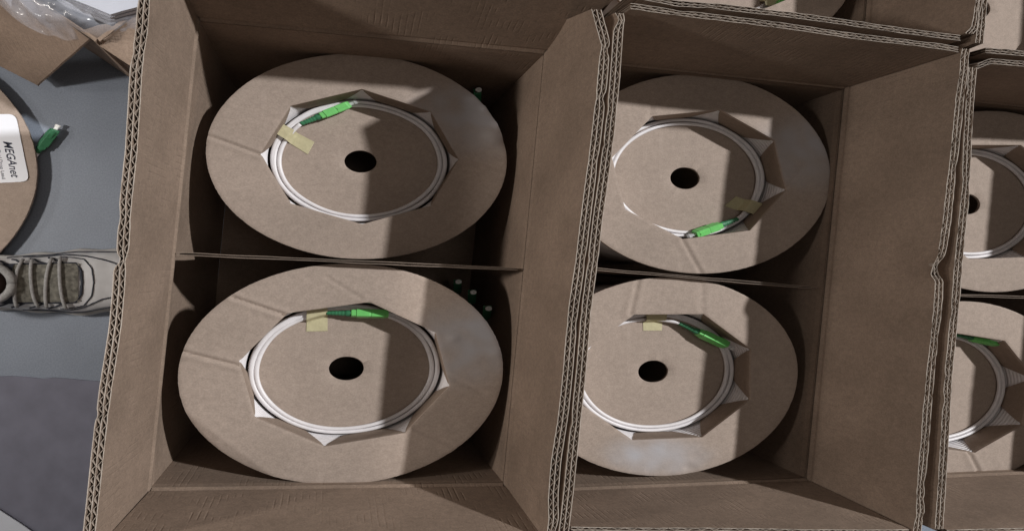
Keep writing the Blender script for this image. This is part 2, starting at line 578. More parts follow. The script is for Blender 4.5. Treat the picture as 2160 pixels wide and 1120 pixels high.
# --- first carton (left), both reels fully in view
A_TL, A_TR, A_BR, A_BL = V2(at(420, 45, 0)), V2(at(1148, 114, 0)), V2(at(1062, 1018, 0)), V2(at(318, 1028, 0))
rims = {
    'left': [rim_at((at(316, 0, ZR)), 0.007, 0.075)] + P([(316, 0), (312, 65), (301, 145), (290, 320), (279, 425), (273, 520), (266, 566), (264, 606), (257, 680), (236, 820), (217, 991), (202, 1114)]) + [rim_at(at(202, 1114, ZR), -0.004, -0.030)],
    'right': P([(1248, 20), (1256, 50), (1268, 95), (1265, 112), (1257, 200), (1247, 290), (1230, 415), (1213, 555), (1200, 645), (1187, 780), (1175, 885), (1162, 975), (1157, 1050), (1158, 1095), (1150, 1140)]),
    'top': [rim_at(A_TL, -0.030, 0.032), rim_at(A_TR, 0.058, 0.034)],  # top flap overhangs to the right out of view, added to block the lamp
    'bottom': [rim_at(A_BL, -0.012, -0.009), rim_at(A_BR, 0.014, -0.012)],
}
carton('leftmost box of the row, open, holding two whole reels, nearest the sneaker', A_TL, A_TR, A_BR, A_BL, rims, 1.0,
       {'left': [(0.335, 0.006, 0.55)], 'right': [(0.045, 0.006, 0.7), (0.59, 0.012, 0.75)]}, ext=0.035, bulge=0.020)  # longer right fold added to shut out a wedge of lamp light

# --- second carton (middle)
B_TR, B_BR = V2(at(1780, 188, 0)), V2(at(1700, 1008, 0))
B_TL, B_BL = (B_TR[0] - 0.440, B_TR[1] + 0.0205), (B_BR[0] - 0.440, B_BR[1] + 0.0075)
rims = {
    'left': P([(1316, 29), (1320, 42), (1315, 65), (1307, 175), (1297, 280), (1285, 370), (1272, 460), (1262, 555), (1247, 660), (1237, 775), (1227, 880), (1217, 975), (1211, 1035), (1201, 1112), (1199, 1124)]),
    'right': P([(2030, 103), (2027, 113), (2024, 155), (2016, 210), (2006, 315), (1995, 400), (1987, 475), (1977, 540), (1966, 560), (1963, 580), (1973, 592), (1970, 650), (1957, 760), (1947, 860), (1940, 960), (1934, 1040), (1933, 1085), (1927, 1112), (1925, 1128)]),
    'top': P([(1330, 20), (1344, 21), (1368, 25), (1425, 33), (1518, 44), (1638, 60), (1782, 80), (1921, 96), (1990, 105), (2022, 111)]),
    'bottom': P([(1205, 1110), (1300, 1111), (1450, 1112), (1650, 1115), (1800, 1116), (1918, 1115)]),
}
carton('open middle box of the row, its left flap hiding part of two reels', B_TL, B_TR, B_BR, B_BL, rims, 2.0,
       {'right': [(0.27, 0.010, 0.6)], 'left': [(0.008, 0.008, 0.7)]})

# --- third carton (right edge of the picture)
c_l = at(2031, 550, ZR); b_l = at(1262, 555, ZR)
dX = c_l.x - b_l.x
C_TL = (B_TL[0] + dX, B_TL[1] - 0.022)
C_TR = (B_TR[0] + dX, B_TR[1] - 0.022)
C_BL = (B_BL[0] + dX, B_BL[1] - 0.012)
C_BR = (B_BR[0] + dX, B_BR[1] - 0.012)
rims = {
    'left': P([(2061, 143), (2056, 210), (2050, 300), (2044, 425), (2031, 550), (2020, 685), (2010, 795), (2002, 920), (1995, 1040), (1989, 1115)]),
    'right': [rim_at(C_TR, 0.01, 0), rim_at(C_BR, 0.01, 0)],
    'top': P([(2062, 146), (2088, 135), (2160, 141), (2300, 158)]) + [rim_at(C_TR, 0.0, 0.008)],
    'bottom': P([(1998, 1117), (2080, 1115), (2160, 1113)]) + [rim_at(C_BR, 0, -0.008)],
}
carton('open box cut off by the right edge, holding two half-seen reels', C_TL, C_TR, C_BR, C_BL, rims, 3.0)

# --- fourth carton (above the middle one) and fifth (top right corner)
D_BR = V2(at(2040, 73, ZR)); D_BR = (D_BR[0] - 0.006, D_BR[1] + 0.004)
D_BL = (D_BR[0] - 0.440, D_BR[1] + 0.022)
D_TL, D_TR = (D_BL[0] + 0.05, D_BL[1] + 0.575), (D_BR[0] + 0.05, D_BR[1] + 0.575)
rims = {
    'left': [rim_at(D_TL, -0.006, 0), rim_at(D_BL, -0.006, 0.006)],
    'right': [rim_at(D_TR, 0.004, 0), at(2061, -30, ZR), at(2057, 0, ZR), at(2053, 30, ZR), at(2048, 58, ZR), at(2036, 71, ZR)],
    'top': [rim_at(D_TL, 0, 0.006), rim_at(D_TR, 0, 0.006)],
    'bottom': [rim_at(D_BL, -0.0, -0.004)] + P([(1425, 1), (1518, 8), (1560, 14), (1671, 28), (1782, 42), (1921, 61), (2026, 75)]),
}
carton('open box beyond the middle box, cut off by the top edge', D_TL, D_TR, D_BR, D_BL, rims, 4.0,
       {'right': [(0.55, 0.02, 0.8)]})
E_BL = V2(at(2078, 101, ZR)); E_BL = (E_BL[0] + 0.006, E_BL[1] + 0.006)
E_BR = (E_BL[0] + 0.44, E_BL[1] - 0.02)
E_TL, E_TR = (E_BL[0] + 0.05, E_BL[1] + 0.575), (E_BR[0] + 0.05, E_BR[1] + 0.575)
rims = {
    'left': [rim_at(E_TL, -0.004, 0), at(2086, -30, ZR), at(2083, 0, ZR), at(2079, 50, ZR), at(2074, 92, ZR)],
    'right': [rim_at(E_TR, 0.006, 0), rim_at(E_BR, 0.006, 0)],
    'top': [rim_at(E_TL, 0, 0.006), rim_at(E_TR, 0, 0.006)],
    'bottom': P([(2079, 101), (2120, 104), (2160, 108)]) + [rim_at(E_BR, 0, -0.004)],
}
carton('corner of an open cardboard box at the top right corner of the photo', E_TL, E_TR, E_BR, E_BL, rims, 5.0)


# --- dividers
def divider(label, a, b, z, thick, depth=None, sag=0.0):
    """a sheet standing on edge between two reels"""
    t = thing('divider_sheet', label, 'divider', ((a.x + b.x) / 2, (a.y + b.y) / 2, ZF + 0.009), 'dividers between the reels')
    n = 60
    for nm, o0, o1, mat in (('liner', -0.5, -0.28, 'divider'), ('liner', 0.28, 0.5, 'divider'), ('core', -0.2, 0.2, 'divider')):
        mb = MB()
        rows = [[], [], [], []]
        for i in range(n + 1):
            s = i / n
            p = a.lerp(b, s)
            y = p.y + sag * math.sin(s * math.pi * 2.2) + 0.0006 * nz(s * 9, o0)
            zz = z + 0.0012 * nz(s * 14, 2.0, o0 * 3) - (0.012 if nm == 'core' else 0)
            endk = 1.0
            rows[0].append(Vector((p.x, y + o0 * thick, ZF + 0.01)))
            rows[1].append(Vector((p.x, y + o0 * thick, zz)))
            rows[2].append(Vector((p.x, y + o1 * thick, zz)))
            rows[3].append(Vector((p.x, y + o1 * thick, ZF + 0.01)))
        mb.grid(rows, close_v=True)
        mb.f.append(tuple(k * (n + 1) for k in range(4))); mb.f.append(tuple(k * (n + 1) + n for k in reversed(range(4))))
        mb.build(nm, mat, t)
    return t


divider('thin cardboard divider between the two reels of the leftmost box', at(374, 535, 0.006), at(1092, 568, 0.006), 0.006, 0.0036)
divider('thin cardboard divider between the two reels of the middle box', at(1240, 566, 0.0), at(1724, 608, 0.0), 0.0, 0.0034)
divider('thin cardboard divider between the two reels of the rightmost box', Vector((lerp(C_TL[0], C_BL[0], 0.5) + 0.004, at(2080, 619, -0.01).y + 0.004, -0.01)), Vector((lerp(C_TR[0], C_BR[0], 0.5) - 0.004, at(2080, 619, -0.01).y - 0.01, -0.01)), -0.01, 0.0032)


# ------------------------------------------------------------------ cable reels
DEPTH = 0.040      # how deep the inner disc lies under the flange


def reel(label, cx, cy, zt, Rr, rot, dents=(), stains=(), folds=(), bumps=(), bottom=None, ro=0.0955, seed=0.0, group='cardboard cable reels in the boxes', open_hub=True, bottom_r=1.0):
    """flange top at zt; octagonal opening of circumradius ro turned by rot degrees; all plan shapes are K times wider than deep"""
    bottom = ZF + 0.010 if bottom is None else bottom
    t = thing('cable_reel', label, 'cable reel', (cx, cy, bottom), group)

    def W(x, y, z):
        return Vector((cx + K * x, cy + y, z))

    def loc(px, py, z=None):
        p = at(px, py, zt if z is None else z)
        return ((p.x - cx) / K, p.y - cy)
    rin = ro * math.cos(math.pi / 8)
    N = 480
    NR = 26
    segs = [(loc(*d[0]), loc(*d[1]), d[2], d[3]) for d in dents]
    sts = [(loc(*s[0]), s[1], s[2], s[3]) for s in stains]
    bmps = [(loc(*s[0]), s[1], s[2]) for s in bumps]
    fds = []
    for a, b, k in folds:
        fds.append((loc(*a), loc(*b), k))

    def dz(x, y):
        z = 0.0007 * nz(x * 16 + seed, y * 16) + 0.00015 * nz(x * 160, y * 160, seed)
        for (a, b, depth, w) in segs:
            vx, vy = b[0] - a[0], b[1] - a[1]
            L2 = vx * vx + vy * vy
            q = ((x - a[0]) * vx + (y - a[1]) * vy) / L2
            qc = min(1, max(0, q))
            px_, py_ = a[0] + vx * qc, a[1] + vy * qc
            sd = ((x - a[0]) * vy - (y - a[1]) * vx) / math.sqrt(L2)
            d = math.hypot(x - px_, y - py_)
            z += -depth * math.exp(-(d / w) ** 2) + 0.5 * depth * math.exp(-((d - 2 * w) / (1.5 * w)) ** 2)
        for (a, b, k) in fds:
            vx, vy = b[0] - a[0], b[1] - a[1]
            sd = ((x - a[0]) * vy - (y - a[1]) * vx) / math.hypot(vx, vy)
            if sd > 0:
                z -= k * sd
        for (c, r, h) in bmps:
            d2 = ((x - c[0]) ** 2 + (y - c[1]) ** 2) / (r * r)
            if d2 < 9:
                z += h * math.exp(-d2)
        return z

    def st(x, y):
        s = 0.0
        for (c, rx, ry, k) in sts:
            d2 = ((x - c[0]) / rx) ** 2 + ((y - c[1]) / ry) ** 2
            if d2 < 6:
                s += k * math.exp(-d2 * d2 * 0.6) * (0.8 + 0.5 * nz(x * 60, y * 60, seed))
        return max(0.0, min(1.0, s))

    # flange
    th = 0.0042
    mb = MB(); stain = []
    top, bot = [], []
    cs = []
    for j in range(N):
        a = R(rot) + 2 * math.pi * j / N
        k = ((a - R(rot) + math.pi / 8) % (math.pi / 4)) - math.pi / 8
        kk = ((2 * math.pi * j / N) % (math.pi / 4)) - math.pi / 8
        ri = rin / math.cos(kk)
        rr = Rr * (1 + 0.0022 * nz(math.cos(a) * 2.2, math.sin(a) * 2.2, seed) + 0.0016 * nz(math.cos(a) * 40, math.sin(a) * 40, seed) + 0.0012 * nz(math.cos(a) * 150, math.sin(a) * 150, seed))
        cs.append((math.cos(a), math.sin(a), ri, rr))
    rowsT, rowsB = [], []
    for i in range(NR + 1):
        f = i / NR
        rt, rb = [], []
        for (c, s, ri, rr) in cs:
            r = lerp(ri, rr, f)
            x, y = c * r, s * r
            z = zt + dz(x, y) - (0.0006 if i in (0, NR) else 0)
            rt.append(W(x, y, z)); stain.append(st(x, y))
            rb.append(W(x, y, z - th))
        rowsT.append(rt); rowsB.append(rb)
    rows = rowsT + list(reversed(rowsB))
    stain += [0.0] * (N * (NR + 1))
    mb.grid(rows, close_u=True, close_v=True)
    fl_ = mb.build('flange', 'flange', t, smooth=True, stain=stain)
    mod = fl_.modifiers.new('edge', 'EDGE_SPLIT'); mod.split_angle = R(40)

    # folded-down tabs round the opening
    vs = [(ro * math.cos(R(rot) + k * math.pi / 4), ro * math.sin(R(rot) + k * math.pi / 4)) for k in range(8)]
    for k in range(8):
        x0, y0 = vs[k]; x1, y1 = vs[(k + 1) % 8]
        mx, my = (x0 + x1) / 2, (y0 + y1) / 2
        ml = math.hypot(mx, my); nx, ny = mx / ml, my / ml
        hx, hy = (x1 - x0) / 2, (y1 - y0) / 2
        vari = random.uniform(0.85, 1.2)
        lean = 0.0015 * random.uniform(0.5, 1.3)
        ns, nw = 9, 12
        fr, bk = [], []
        for i in range(ns + 1):
            s = i / ns
            g = 0.985 - 0.50 * vari * s ** 1.2
            rowf, rowb = [], []
            for j in range(nw + 1):
                w = -1 + 2 * j / nw
                off = lean * s - 0.0008 + 0.0015 * max(0, 0.15 - s) / 0.15
                bulge = 0.0008 * (1 - w * w) * math.sin(s * math.pi)
                x = mx + hx * w * g + nx * (off + bulge); y = my + hy * w * g + ny * (off + bulge)
                z = zt - 0.0009 - s * (DEPTH - 0.003) - (0.0 if s else 0)
                rowf.append(W(x, y, z)); rowb.append(W(x + nx * 0.0022, y + ny * 0.0022, z))
            fr.append(rowf); bk.append(rowb)
        pb = MB()
        pb.grid(fr + list(reversed(bk)), close_v=True)
        w1 = nw + 1; m2 = 2 * (ns + 1)
        for i in range(ns):
            for e in (0, nw):
                pb.f.append((i * w1 + e, (i + 1) * w1 + e, (m2 - 2 - i) * w1 + e, (m2 - 1 - i) * w1 + e))
        pb.build('folded_tab', 'petal', t)

    # wound cable behind the tabs
    wb = MB()
    rw = ro - 0.0036
    prof = []
    pitch = 0.0046
    zz = zt - th - 0.0012
    z_end = max(bottom + 0.006, zt - 0.052)
    n_str = max(2, int((zz - z_end) / pitch))
    for i in range(n_str):
        zc = zz - pitch * (i + 0.5)
        for q in range(6):
            a = math.pi / 2 - math.pi * q / 5
            f = min(1.0, (zt - zc) / DEPTH)
            rz = ro + 0.0004 - 0.0052 * f ** 0.8 if f < 0.6 else lerp(ro + 0.0004 - 0.0052 * 0.6 ** 0.8, ro - 0.0038, (f - 0.6) / 0.4)
            prof.append((rz + 0.0012 - 0.0012 * math.cos(a) * 1.0, zc + pitch * 0.49 * math.sin(a)))
    prof.append((rw + 0.006, bottom + 0.005))
    prof.append((Rr * 0.9, bottom + 0.005))
    prof.append((Rr * 0.9, zz + 0.001))
    rows = []
    for (r, z) in prof:
        rows.append([W(r * math.cos(2 * math.pi * j / 112), r * math.sin(2 * math.pi * j / 112), z) for j in range(112)])
    wb.grid(rows, close_u=True, close_v=True, flip=True)
    wb.build('cable_winding', 'cable', t, smooth=True)

    # inner disc with its arbor hole
    zd = zt - DEPTH
    db = MB()
    rows = []
    rh, rd = 0.0163, 0.0893
    for r, z in ((rh, zd - 0.004), (rh, zd - 0.0005), (rh + 0.0006, zd), (0.03, zd), (0.05, zd), (0.07, zd), (rd - 0.0006, zd), (rd, zd - 0.0008), (rd, zd - 0.004)):
        rows.append([W(r * math.cos(2 * math.pi * j / 128) * (1 + 0.006 * nz(j * .2, seed)), r * math.sin(2 * math.pi * j / 128) * (1 + 0.006 * nz(j * .2, seed)),
                       z + (0.0004 * nz(j * 0.11, r * 40, seed) if z == zd else 0)) for j in range(128)])
    db.grid(rows, close_u=True, close_v=True)
    d_ = db.build('inner_disc', 'disc', t, smooth=True)
    mod = d_.modifiers.new('edge', 'EDGE_SPLIT'); mod.split_angle = R(40)
    # core tube and lower flange
    hb = MB()
    rows = []
    for r, z in ((0.052, zd - 0.0045), (0.052, bottom + 0.0045), (0.055, bottom + 0.0045), (0.055, zd - 0.0045)):
        rows.append([W(r * math.cos(2 * math.pi * j / 40), r * math.sin(2 * math.pi * j / 40), z) for j in range(40)])
    hb.grid(rows, close_u=True, close_v=True)
    hb.build('core_tube', 'petal', t, smooth=True)
    lb = MB()
    rows = []
    Rb = Rr * bottom_r
    for r, z in ((rh, bottom), (rh, bottom + 0.004), (Rb, bottom + 0.004), (Rb, bottom)):
        rows.append([W(r * math.cos(2 * math.pi * j / 96), r * math.sin(2 * math.pi * j / 96), z) for j in range(96)])
    lb.grid(rows, close_u=True, close_v=True)
    lb.build('lower_flange', 'petal', t)
    return dict(root=t, cx=cx, cy=cy, zt=zt, zd=zd, seed=seed)


def connector(parent, tip, head, z, roll=0.0, cap='cap', boot_len=0.4, body='green', rise=0.0):
    """plug from the boot tip to the end of its body (plan points), lying at height z"""
    a = Vector((tip.x / K, tip.y, 0)); b = Vector((head.x / K, head.y, 0))
    ax = (b - a); Lt = ax.length; ax.normalize()
    side = Vector((-ax.y, ax.x, 0)); up = Vector((0, 0, 1))
    c, s = math.cos(R(roll)), math.sin(R(roll))
    sd = side * c + up * s; u2 = up * c - side * s

    def Q(l, x, y):
        p = a + ax * l + sd * x + u2 * y
        return Vector((p.x * K, p.y, z + p.z + rise * l / Lt))
    Lb = Lt * boot_len
    # ribbed boot
    bb = MB(); rows = []
    n = 22
    for i in range(n + 1):
        f = i / n
        r = lerp(0.0026, 0.0041, f ** 0.8)
        if i % 3 == 1 and 0.1 < f < 0.8: r *= 0.80
        if f > 0.8: r = 0.0043
        rows.append([Q(Lb * f, r * math.cos(k * math.pi / 6), r * 0.92 * math.sin(k * math.pi / 6)) for k in range(12)])
    bb.grid(rows, close_u=True)
    bb.f.append(tuple(range(11, -1, -1))); bb.f.append(tuple(range(n * 12, n * 12 + 12)))
    bb.build('strain_boot', 'green_dark', parent, smooth=True)
    # stepped housing: collar, body, shoulder, nose
    kb = MB()

    def sec(l, hw, hh, ch):
        return [Q(l, x, y) for x, y in ((hw - ch, -hh), (hw, -hh + ch), (hw, hh - ch), (hw - ch, hh), (-hw + ch, hh), (-hw, hh - ch), (-hw, -hh + ch), (-hw + ch, -hh))]
    Lh = Lt - Lb
    stations = [(0.0, .0038, .0044), (0.02, .0042, .0048), (0.14, .0042, .0048), (0.15, .0050, .0056), (0.50, .0050, .0056), (0.51, .0047, .0053), (0.54, .0047, .0053), (0.55, .0050, .0056), (0.90, .0050, .0056), (0.93, .0046, .0052), (1.0, .0044, .0050)]
    kb.grid([sec(Lb + Lh * f, w, h, 0.0007) for f, w, h in stations], close_u=True)
    m = len(stations) - 1
    kb.f.append(tuple(range(7, -1, -1))); kb.f.append(tuple(range(m * 8, m * 8 + 8)))
    # key rib on top
    kb.prism([Q(Lb + Lh * .56, -0.0012, .0055), Q(Lb + Lh * .56, .0012, .0055), Q(Lb + Lh * .9, .0012, .0055), Q(Lb + Lh * .9, -0.0012, .0055)],
             [Q(Lb + Lh * .57, -0.0010, .0063), Q(Lb + Lh * .57, .0010, .0063), Q(Lb + Lh * .89, .0010, .0063), Q(Lb + Lh * .89, -0.0010, .0063)])
    kb.build('plug_body', body, parent)
    cb = MB(); rows = []
    for f, r in ((0.0, .0024), (0.55, .0024), (0.6, .0031), (1.0, .0034), (1.0, 0.0005)):
        rows.append([Q(Lt + 0.0085 * f, r * math.cos(k * math.pi / 6), r * math.sin(k * math.pi / 6)) for k in range(12)])
    cb.grid(rows, close_u=True)
    cb.build('dust_cap', cap, parent, smooth=False)


def coil(label, rl, tip_px, head_px, turns=2.1, r0=0.0862, spread=0.0053, cxy=(0, 0), seed=0.0, roll=0.0, wob=0.0012, dz=0.0, rise=0.004):
    """the loose tail of the cable, laid in a ring on the inner disc and ending in its green plug"""
    zd = rl['zd']
    zc = zd + 0.0090
    tip = at(*tip_px, zc); head = at(*head_px, zc + rise)
    cx, cy = rl['cx'] + K * cxy[0], rl['cy'] + cxy[1]
    t = thing('fibre_cable', label, 'cable', (rl['cx'], rl['cy'], zd + 0.001), 'white cables with green plugs on the reels')
    tx, ty = (tip.x - cx) / K, tip.y - cy
    phb = math.atan2(ty, tx); rb = math.hypot(tx, ty)
    pts = []
    total = 2 * math.pi * turns
    n = int(150 * turns)
    for i in range(n + 1):
        s = total * i / n
        u = min(1, s / 0.9); u = u * u * (3 - 2 * u)
        turn = s / (2 * math.pi)
        k = min(1, max(0, (turn - 0.75) / 0.5)); k = k * k * (3 - 2 * k)
        rt = r0 - spread * (1 - k) + wob * nz(math.cos(s + seed) * 1.6, math.sin(s + seed) * 1.6, turn * 0.6 + seed)
        r = lerp(rb, rt, u)
        uz = min(1, s / 0.40); uz = uz * uz * (3 - 2 * uz)
        zz = lerp(zc - 0.0006, zd + 0.0026 + 0.0002, uz) + 0.0008 * abs(nz(s * 1.5, seed))
        if turn > turns - 0.06:
            zz -= (turn - (turns - 0.06)) * 0.03
        a = phb + s
        pts.append(Vector((cx + K * r * math.cos(a), cy + r * math.sin(a), zz + dz)))
    mb = MB()
    mb.tube(pts, 0.00245, 10)
    mb.build('jacket', 'cable', t, smooth=True)
    connector(t, tip, head, zc, roll, rise=rise)
    return t


def tape(label, rl, quad, coil_r=(0.078, 0.090), cxy=(0, 0), serr=True, bend=None):
    """a strip stuck over the coil; quad: its corners in the photograph (start edge first), draped over what lies under it"""
    zd = rl['zd']
    cx, cy = rl['cx'] + K * cxy[0], rl['cy'] + cxy[1]
    ps = [at(x, y, zd + 0.002) for x, y in quad]
    ctr = sum((p for p in ps), Vector()) / 4
    t = thing('tape_strip', label, 'tape', (ctr.x, ctr.y, zd), 'yellow tape strips holding the cables')
    nu, nv = 34, 14
    rows = []
    for i in range(nu + 1):
        u = i / nu
        row = []
        for j in range(nv + 1):
            v = j / nv
            uu = u
            if serr and i == nu:
                uu = u - 0.02 * (j % 2)
            p = ps[0].lerp(ps[3], v).lerp(ps[1].lerp(ps[2], v), uu)
            if bend:
                k = max(0.0, uu - 0.45)
                p = p + Vector((bend[0] * k * K, bend[1] * k, 0))
            r = math.hypot((p.x - cx) / K, p.y - cy)
            a0, a1 = coil_r
            soft = 0.0055
            if r < a0: h = max(0, 1 - (a0 - r) / soft)
            elif r > a1: h = max(0, 1 - (r - a1) / 0.006)
            else: h = 1
            h = h * h * (3 - 2 * h)
            row.append(Vector((p.x, p.y, zd + 0.0007 + 0.0104 * h + 0.0004 * nz(u * 4, v * 3, rl['seed']))))
        rows.append(row)
    mb = MB()
    low = [[p - Vector((0, 0, 0.0002)) for p in r] for r in rows]
    mb.grid(rows + list(reversed(low)), close_v=True)
    mb.build('strip', 'tape', t, smooth=True)
    return t


# reels of the leftmost box
D1 = 0.0011
reel1 = reel('upper reel in the leftmost box, sunk lower than its neighbours', 0.0425, 0.1537, -0.07, 0.1445, 90,
             dents=[((440, 287), (548, 326), 0.0016, 0.0022), ((960, 335), (1060, 355), 0.0008, 0.003), ((925, 437), (1000, 470), 0.0006, 0.002)],
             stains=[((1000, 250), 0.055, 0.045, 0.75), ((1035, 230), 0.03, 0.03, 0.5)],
             bumps=[((1022, 228), 0.004, 0.0025), ((1052, 262), 0.005, 0.003), ((1038, 285), 0.010, 0.003), ((1070, 300), 0.008, -0.004), ((1000, 205), 0.006, 0.0018)], seed=1.0)
reel2 = reel('lower reel in the leftmost box, with a dented lower left edge', 0.0200, -0.1413, -0.01, 0.1437, 78,
             dents=[((386, 742), (512, 773), 0.0016, 0.0022), ((492, 628), (600, 664), 0.0018, 0.0022), ((690, 585), (760, 628), 0.0006, 0.002),
                    ((875, 905), (985, 950), 0.0009, 0.0024), ((940, 790), (1020, 830), 0.0007, 0.003), ((556, 885), (470, 930), 0.0005, 0.003)],
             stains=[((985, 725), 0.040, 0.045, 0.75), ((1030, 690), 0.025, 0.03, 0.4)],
             bumps=[((956, 714), 0.006, 0.0016), ((1045, 745), 0.006, 0.001)],
             folds=[((440, 905), (570, 1000), 0.35)], seed=2.0)
# reels of the middle box
reel3 = reel('upper reel in the middle box, its plug lying at the bottom of the cable ring', 0.5250, 0.1308, -0.01, 0.1423, 78,
             dents=[((1440, 507), (1478, 575), 0.0013, 0.0022), ((1370, 250), (1378, 200), 0.0007, 0.0025), ((1655, 400), (1690, 360), 0.0006, 0.002), ((1560, 485), (1650, 430), 0.0004, 0.003)],
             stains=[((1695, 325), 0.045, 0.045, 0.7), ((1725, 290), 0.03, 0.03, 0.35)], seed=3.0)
reel4 = reel('lower reel in the middle box, grey smudge on its bottom edge', 0.4735, -0.1575, -0.01, 0.1405, 67,
             dents=[((1347, 588), (1330, 662), 0.0013, 0.0022), ((1482, 665), (1480, 600), 0.0006, 0.003), ((1562, 838), (1610, 790), 0.0005, 0.003)],
             stains=[((1400, 965), 0.040, 0.022, 0.7), ((1340, 950), 0.03, 0.018, 0.4)],
             bumps=[((1455, 985), 0.006, -0.0022), ((1470, 965), 0.008, -0.0015)], seed=4.0)
p5 = at(2042, 431, -0.05); p6 = at(2120, 812, -0.047); p6.x -= K * 0.0888
reel5 = reel('upper reel in the box at the right edge, its hub hole half behind the flap', p5.x, p5.y, -0.01, 0.1410, 70,
             dents=[((2090, 300), (2120, 240), 0.0006, 0.002)], seed=5.0)
reel6 = reel('lower reel in the box at the right edge, with a crease at its bottom', p6.x, p6.y, -0.01, 0.1405, 55,
             dents=[((2040, 945), (2068, 1000), 0.0018, 0.0024)], seed=6.0)
dcx = (D_BL[0] + D_BR[0]) / 2 + 0.010; dcy = (D_BL[1] + D_BR[1]) / 2 + 0.150
reel7 = reel('reel in the box at the top edge, seen only at its lower rim', dcx, dcy, -0.005, 0.1420, 100, seed=7.0)
ecx = (E_BL[0] + E_BR[0]) / 2 + 0.005; ecy = (E_BL[1] + E_BR[1]) / 2 + 0.150
reel8 = reel('reel in the box at the top right corner of the photo', ecx, ecy, -0.005, 0.1420, 85, seed=8.0)

coil('white cable with slanting green plug, in the upper reel of the leftmost box', reel1, (634, 262), (737, 221), turns=2.2, seed=1.0, roll=8)
coil('white cable with level green plug, in the lower reel of the leftmost box', reel2, (688, 660), (819, 662), turns=2.2, r0=0.0862, spread=0.0052, seed=2.6, roll=-18, rise=0.012)
coil('white cable with green plug at its bottom, upper reel of the middle box', reel3, (1556, 462), (1466, 494), turns=2.1, seed=3.2, roll=-20)
coil('white cable with green plug at its upper right, lower reel of the middle box', reel4, (1432, 681), (1532, 728), turns=2.2, seed=4.4, roll=-24, rise=0.008)
coil('white cable ring without visible plug, in the upper reel of the rightmost box', reel5, (1900, 330), (1940, 300), turns=2.7, seed=5.1)
coil('white cable with green plug, in the lower reel of the rightmost box', reel6, (2012, 704), (2106, 724), turns=2.2, seed=6.2, roll=-18, rise=0.012)
coil('white cable ring on the reel at the top edge of the photo', reel7, (1690, -60), (1640, 20), turns=2.2, seed=7.2)

tape('slanting yellow tape strip left of the green plug, upper reel of the leftmost box', reel1, [(582, 284), (650, 326), (664, 300), (592, 262)], coil_r=(0.0785, 0.0905))
tape('upright yellow tape strip left of the green plug, lower reel of the leftmost box', reel2, [(648, 646), (646, 700), (691, 699), (691, 646)], coil_r=(0.0785, 0.0905))
tape('bent yellow tape strip right of the green plug, upper reel of the middle box', reel3, [(1600, 461), (1530, 434), (1554, 414), (1622, 440)], coil_r=(0.0785, 0.0905), serr=False)
tape('upright yellow tape strip left of the green plug, lower reel of the middle box', reel4, [(1356, 654), (1358, 698), (1397, 698), (1400, 654)], coil_r=(0.0785, 0.0905))
tape('pale yellow tape strip on the reel at the top edge of the photo', reel7, [(1600, -18), (1606, 18), (1640, 20), (1648, -16)], coil_r=(0.0785, 0.0905))


# plugs sticking up in the dark gap beside the reels
def gap_plug(label, px, py, z):
    p = at(px, py, z)
    t = thing('cable_plug', label, 'plug', (p.x, p.y, z - 0.11), 'plugs standing up beside the reels')
    mb = MB(); mb.tube([p + Vector((0.012, -0.036, -0.11)), p + Vector((0.012, -0.03, -0.08)), p + Vector((0.010, -0.020, -0.045))], 0.0024, 10)
    mb.build('jacket', 'cable', t, smooth=True)
    # upright housing
    kb = MB()
    lean = Vector((0.010, -0.020, 0))
    def sec(dz_, hw, hh):
        q = p + Vector((0, 0, dz_)) + lean * (-dz_ / 0.045)
        return [q + Vector((x * K, y, 0)) for x, y in ((hw, -hh), (hw, hh), (-hw, hh), (-hw, -hh))]
    st_ = [(-0.045, .0028, .0028), (-0.034, .004, .004), (-0.033, .0046, .0042), (-0.002, .0046, .0042), (0, .0041, .0037)]
    kb.grid([sec(*s_) for s_ in st_], close_u=True); kb.f.append((16, 17, 18, 19)); kb.f.append((3, 2, 1, 0))
    kb.build('plug_body', 'green_dark', t)  # shade of the gap put into the housing colour
    cb = MB(); rows = []
    for dz_, r in ((0.0003, .0024), (0.005, .0026), (0.0055, .0036), (0.008, .0036), (0.008, .0004)):
        rows.append([p + Vector((r * K * math.cos(k * math.pi / 6), r * math.sin(k * math.pi / 6), dz_)) for k in range(12)])
    cb.grid(rows, close_u=True); cb.build('dust_cap', 'cap_white', t)


gap_plug('white capped plug in the dark gap at the upper right of the sunken reel', 1007, 193, -0.16)
gap_plug('brightest white capped plug beside the lower reel of the leftmost box', 1028, 650, -0.11)
gap_plug('middle one of three white capped plugs beside the lower reel of the leftmost box', 996, 616, -0.15)
gap_plug('dimmest of three white capped plugs beside the lower left reel, nearest the divider', 965, 594, -0.19)


# ------------------------------------------------------------------ left of the boxes: reel with label, plug, flaps, bag, shoe, sheets
zt0 = ZF + 0.022
def circ(a, b, c):
    (x1, y1), (x2, y2), (x3, y3) = a, b, c
    d = 2 * (x1 * (y2 - y3) + x2 * (y3 - y1) + x3 * (y1 - y2))
    ux = ((x1 * x1 + y1 * y1) * (y2 - y3) + (x2 * x2 + y2 * y2) * (y3 - y1) + (x3 * x3 + y3 * y3) * (y1 - y2)) / d
    uy = ((x1 * x1 + y1 * y1) * (x3 - x2) + (x2 * x2 + y2 * y2) * (x1 - x3) + (x3 * x3 + y3 * y3) * (x2 - x1)) / d
    return ux, uy, math.hypot(x1 - ux, y1 - uy)
pp = [at(x, y, zt0) for x, y in ((0, 190), (77, 345), (0, 530))]
ux, uy, R0 = circ(*[(p.x / K, p.y) for p in pp])
DEPTH = 0.014
reel0 = reel('large cardboard reel with a white printed label on the floor at the left edge', ux * K, uy, zt0, R0, 80, bottom=ZF + 0.001, seed=9.0,
             group='cardboard reel on the floor', bottom_r=0.965)
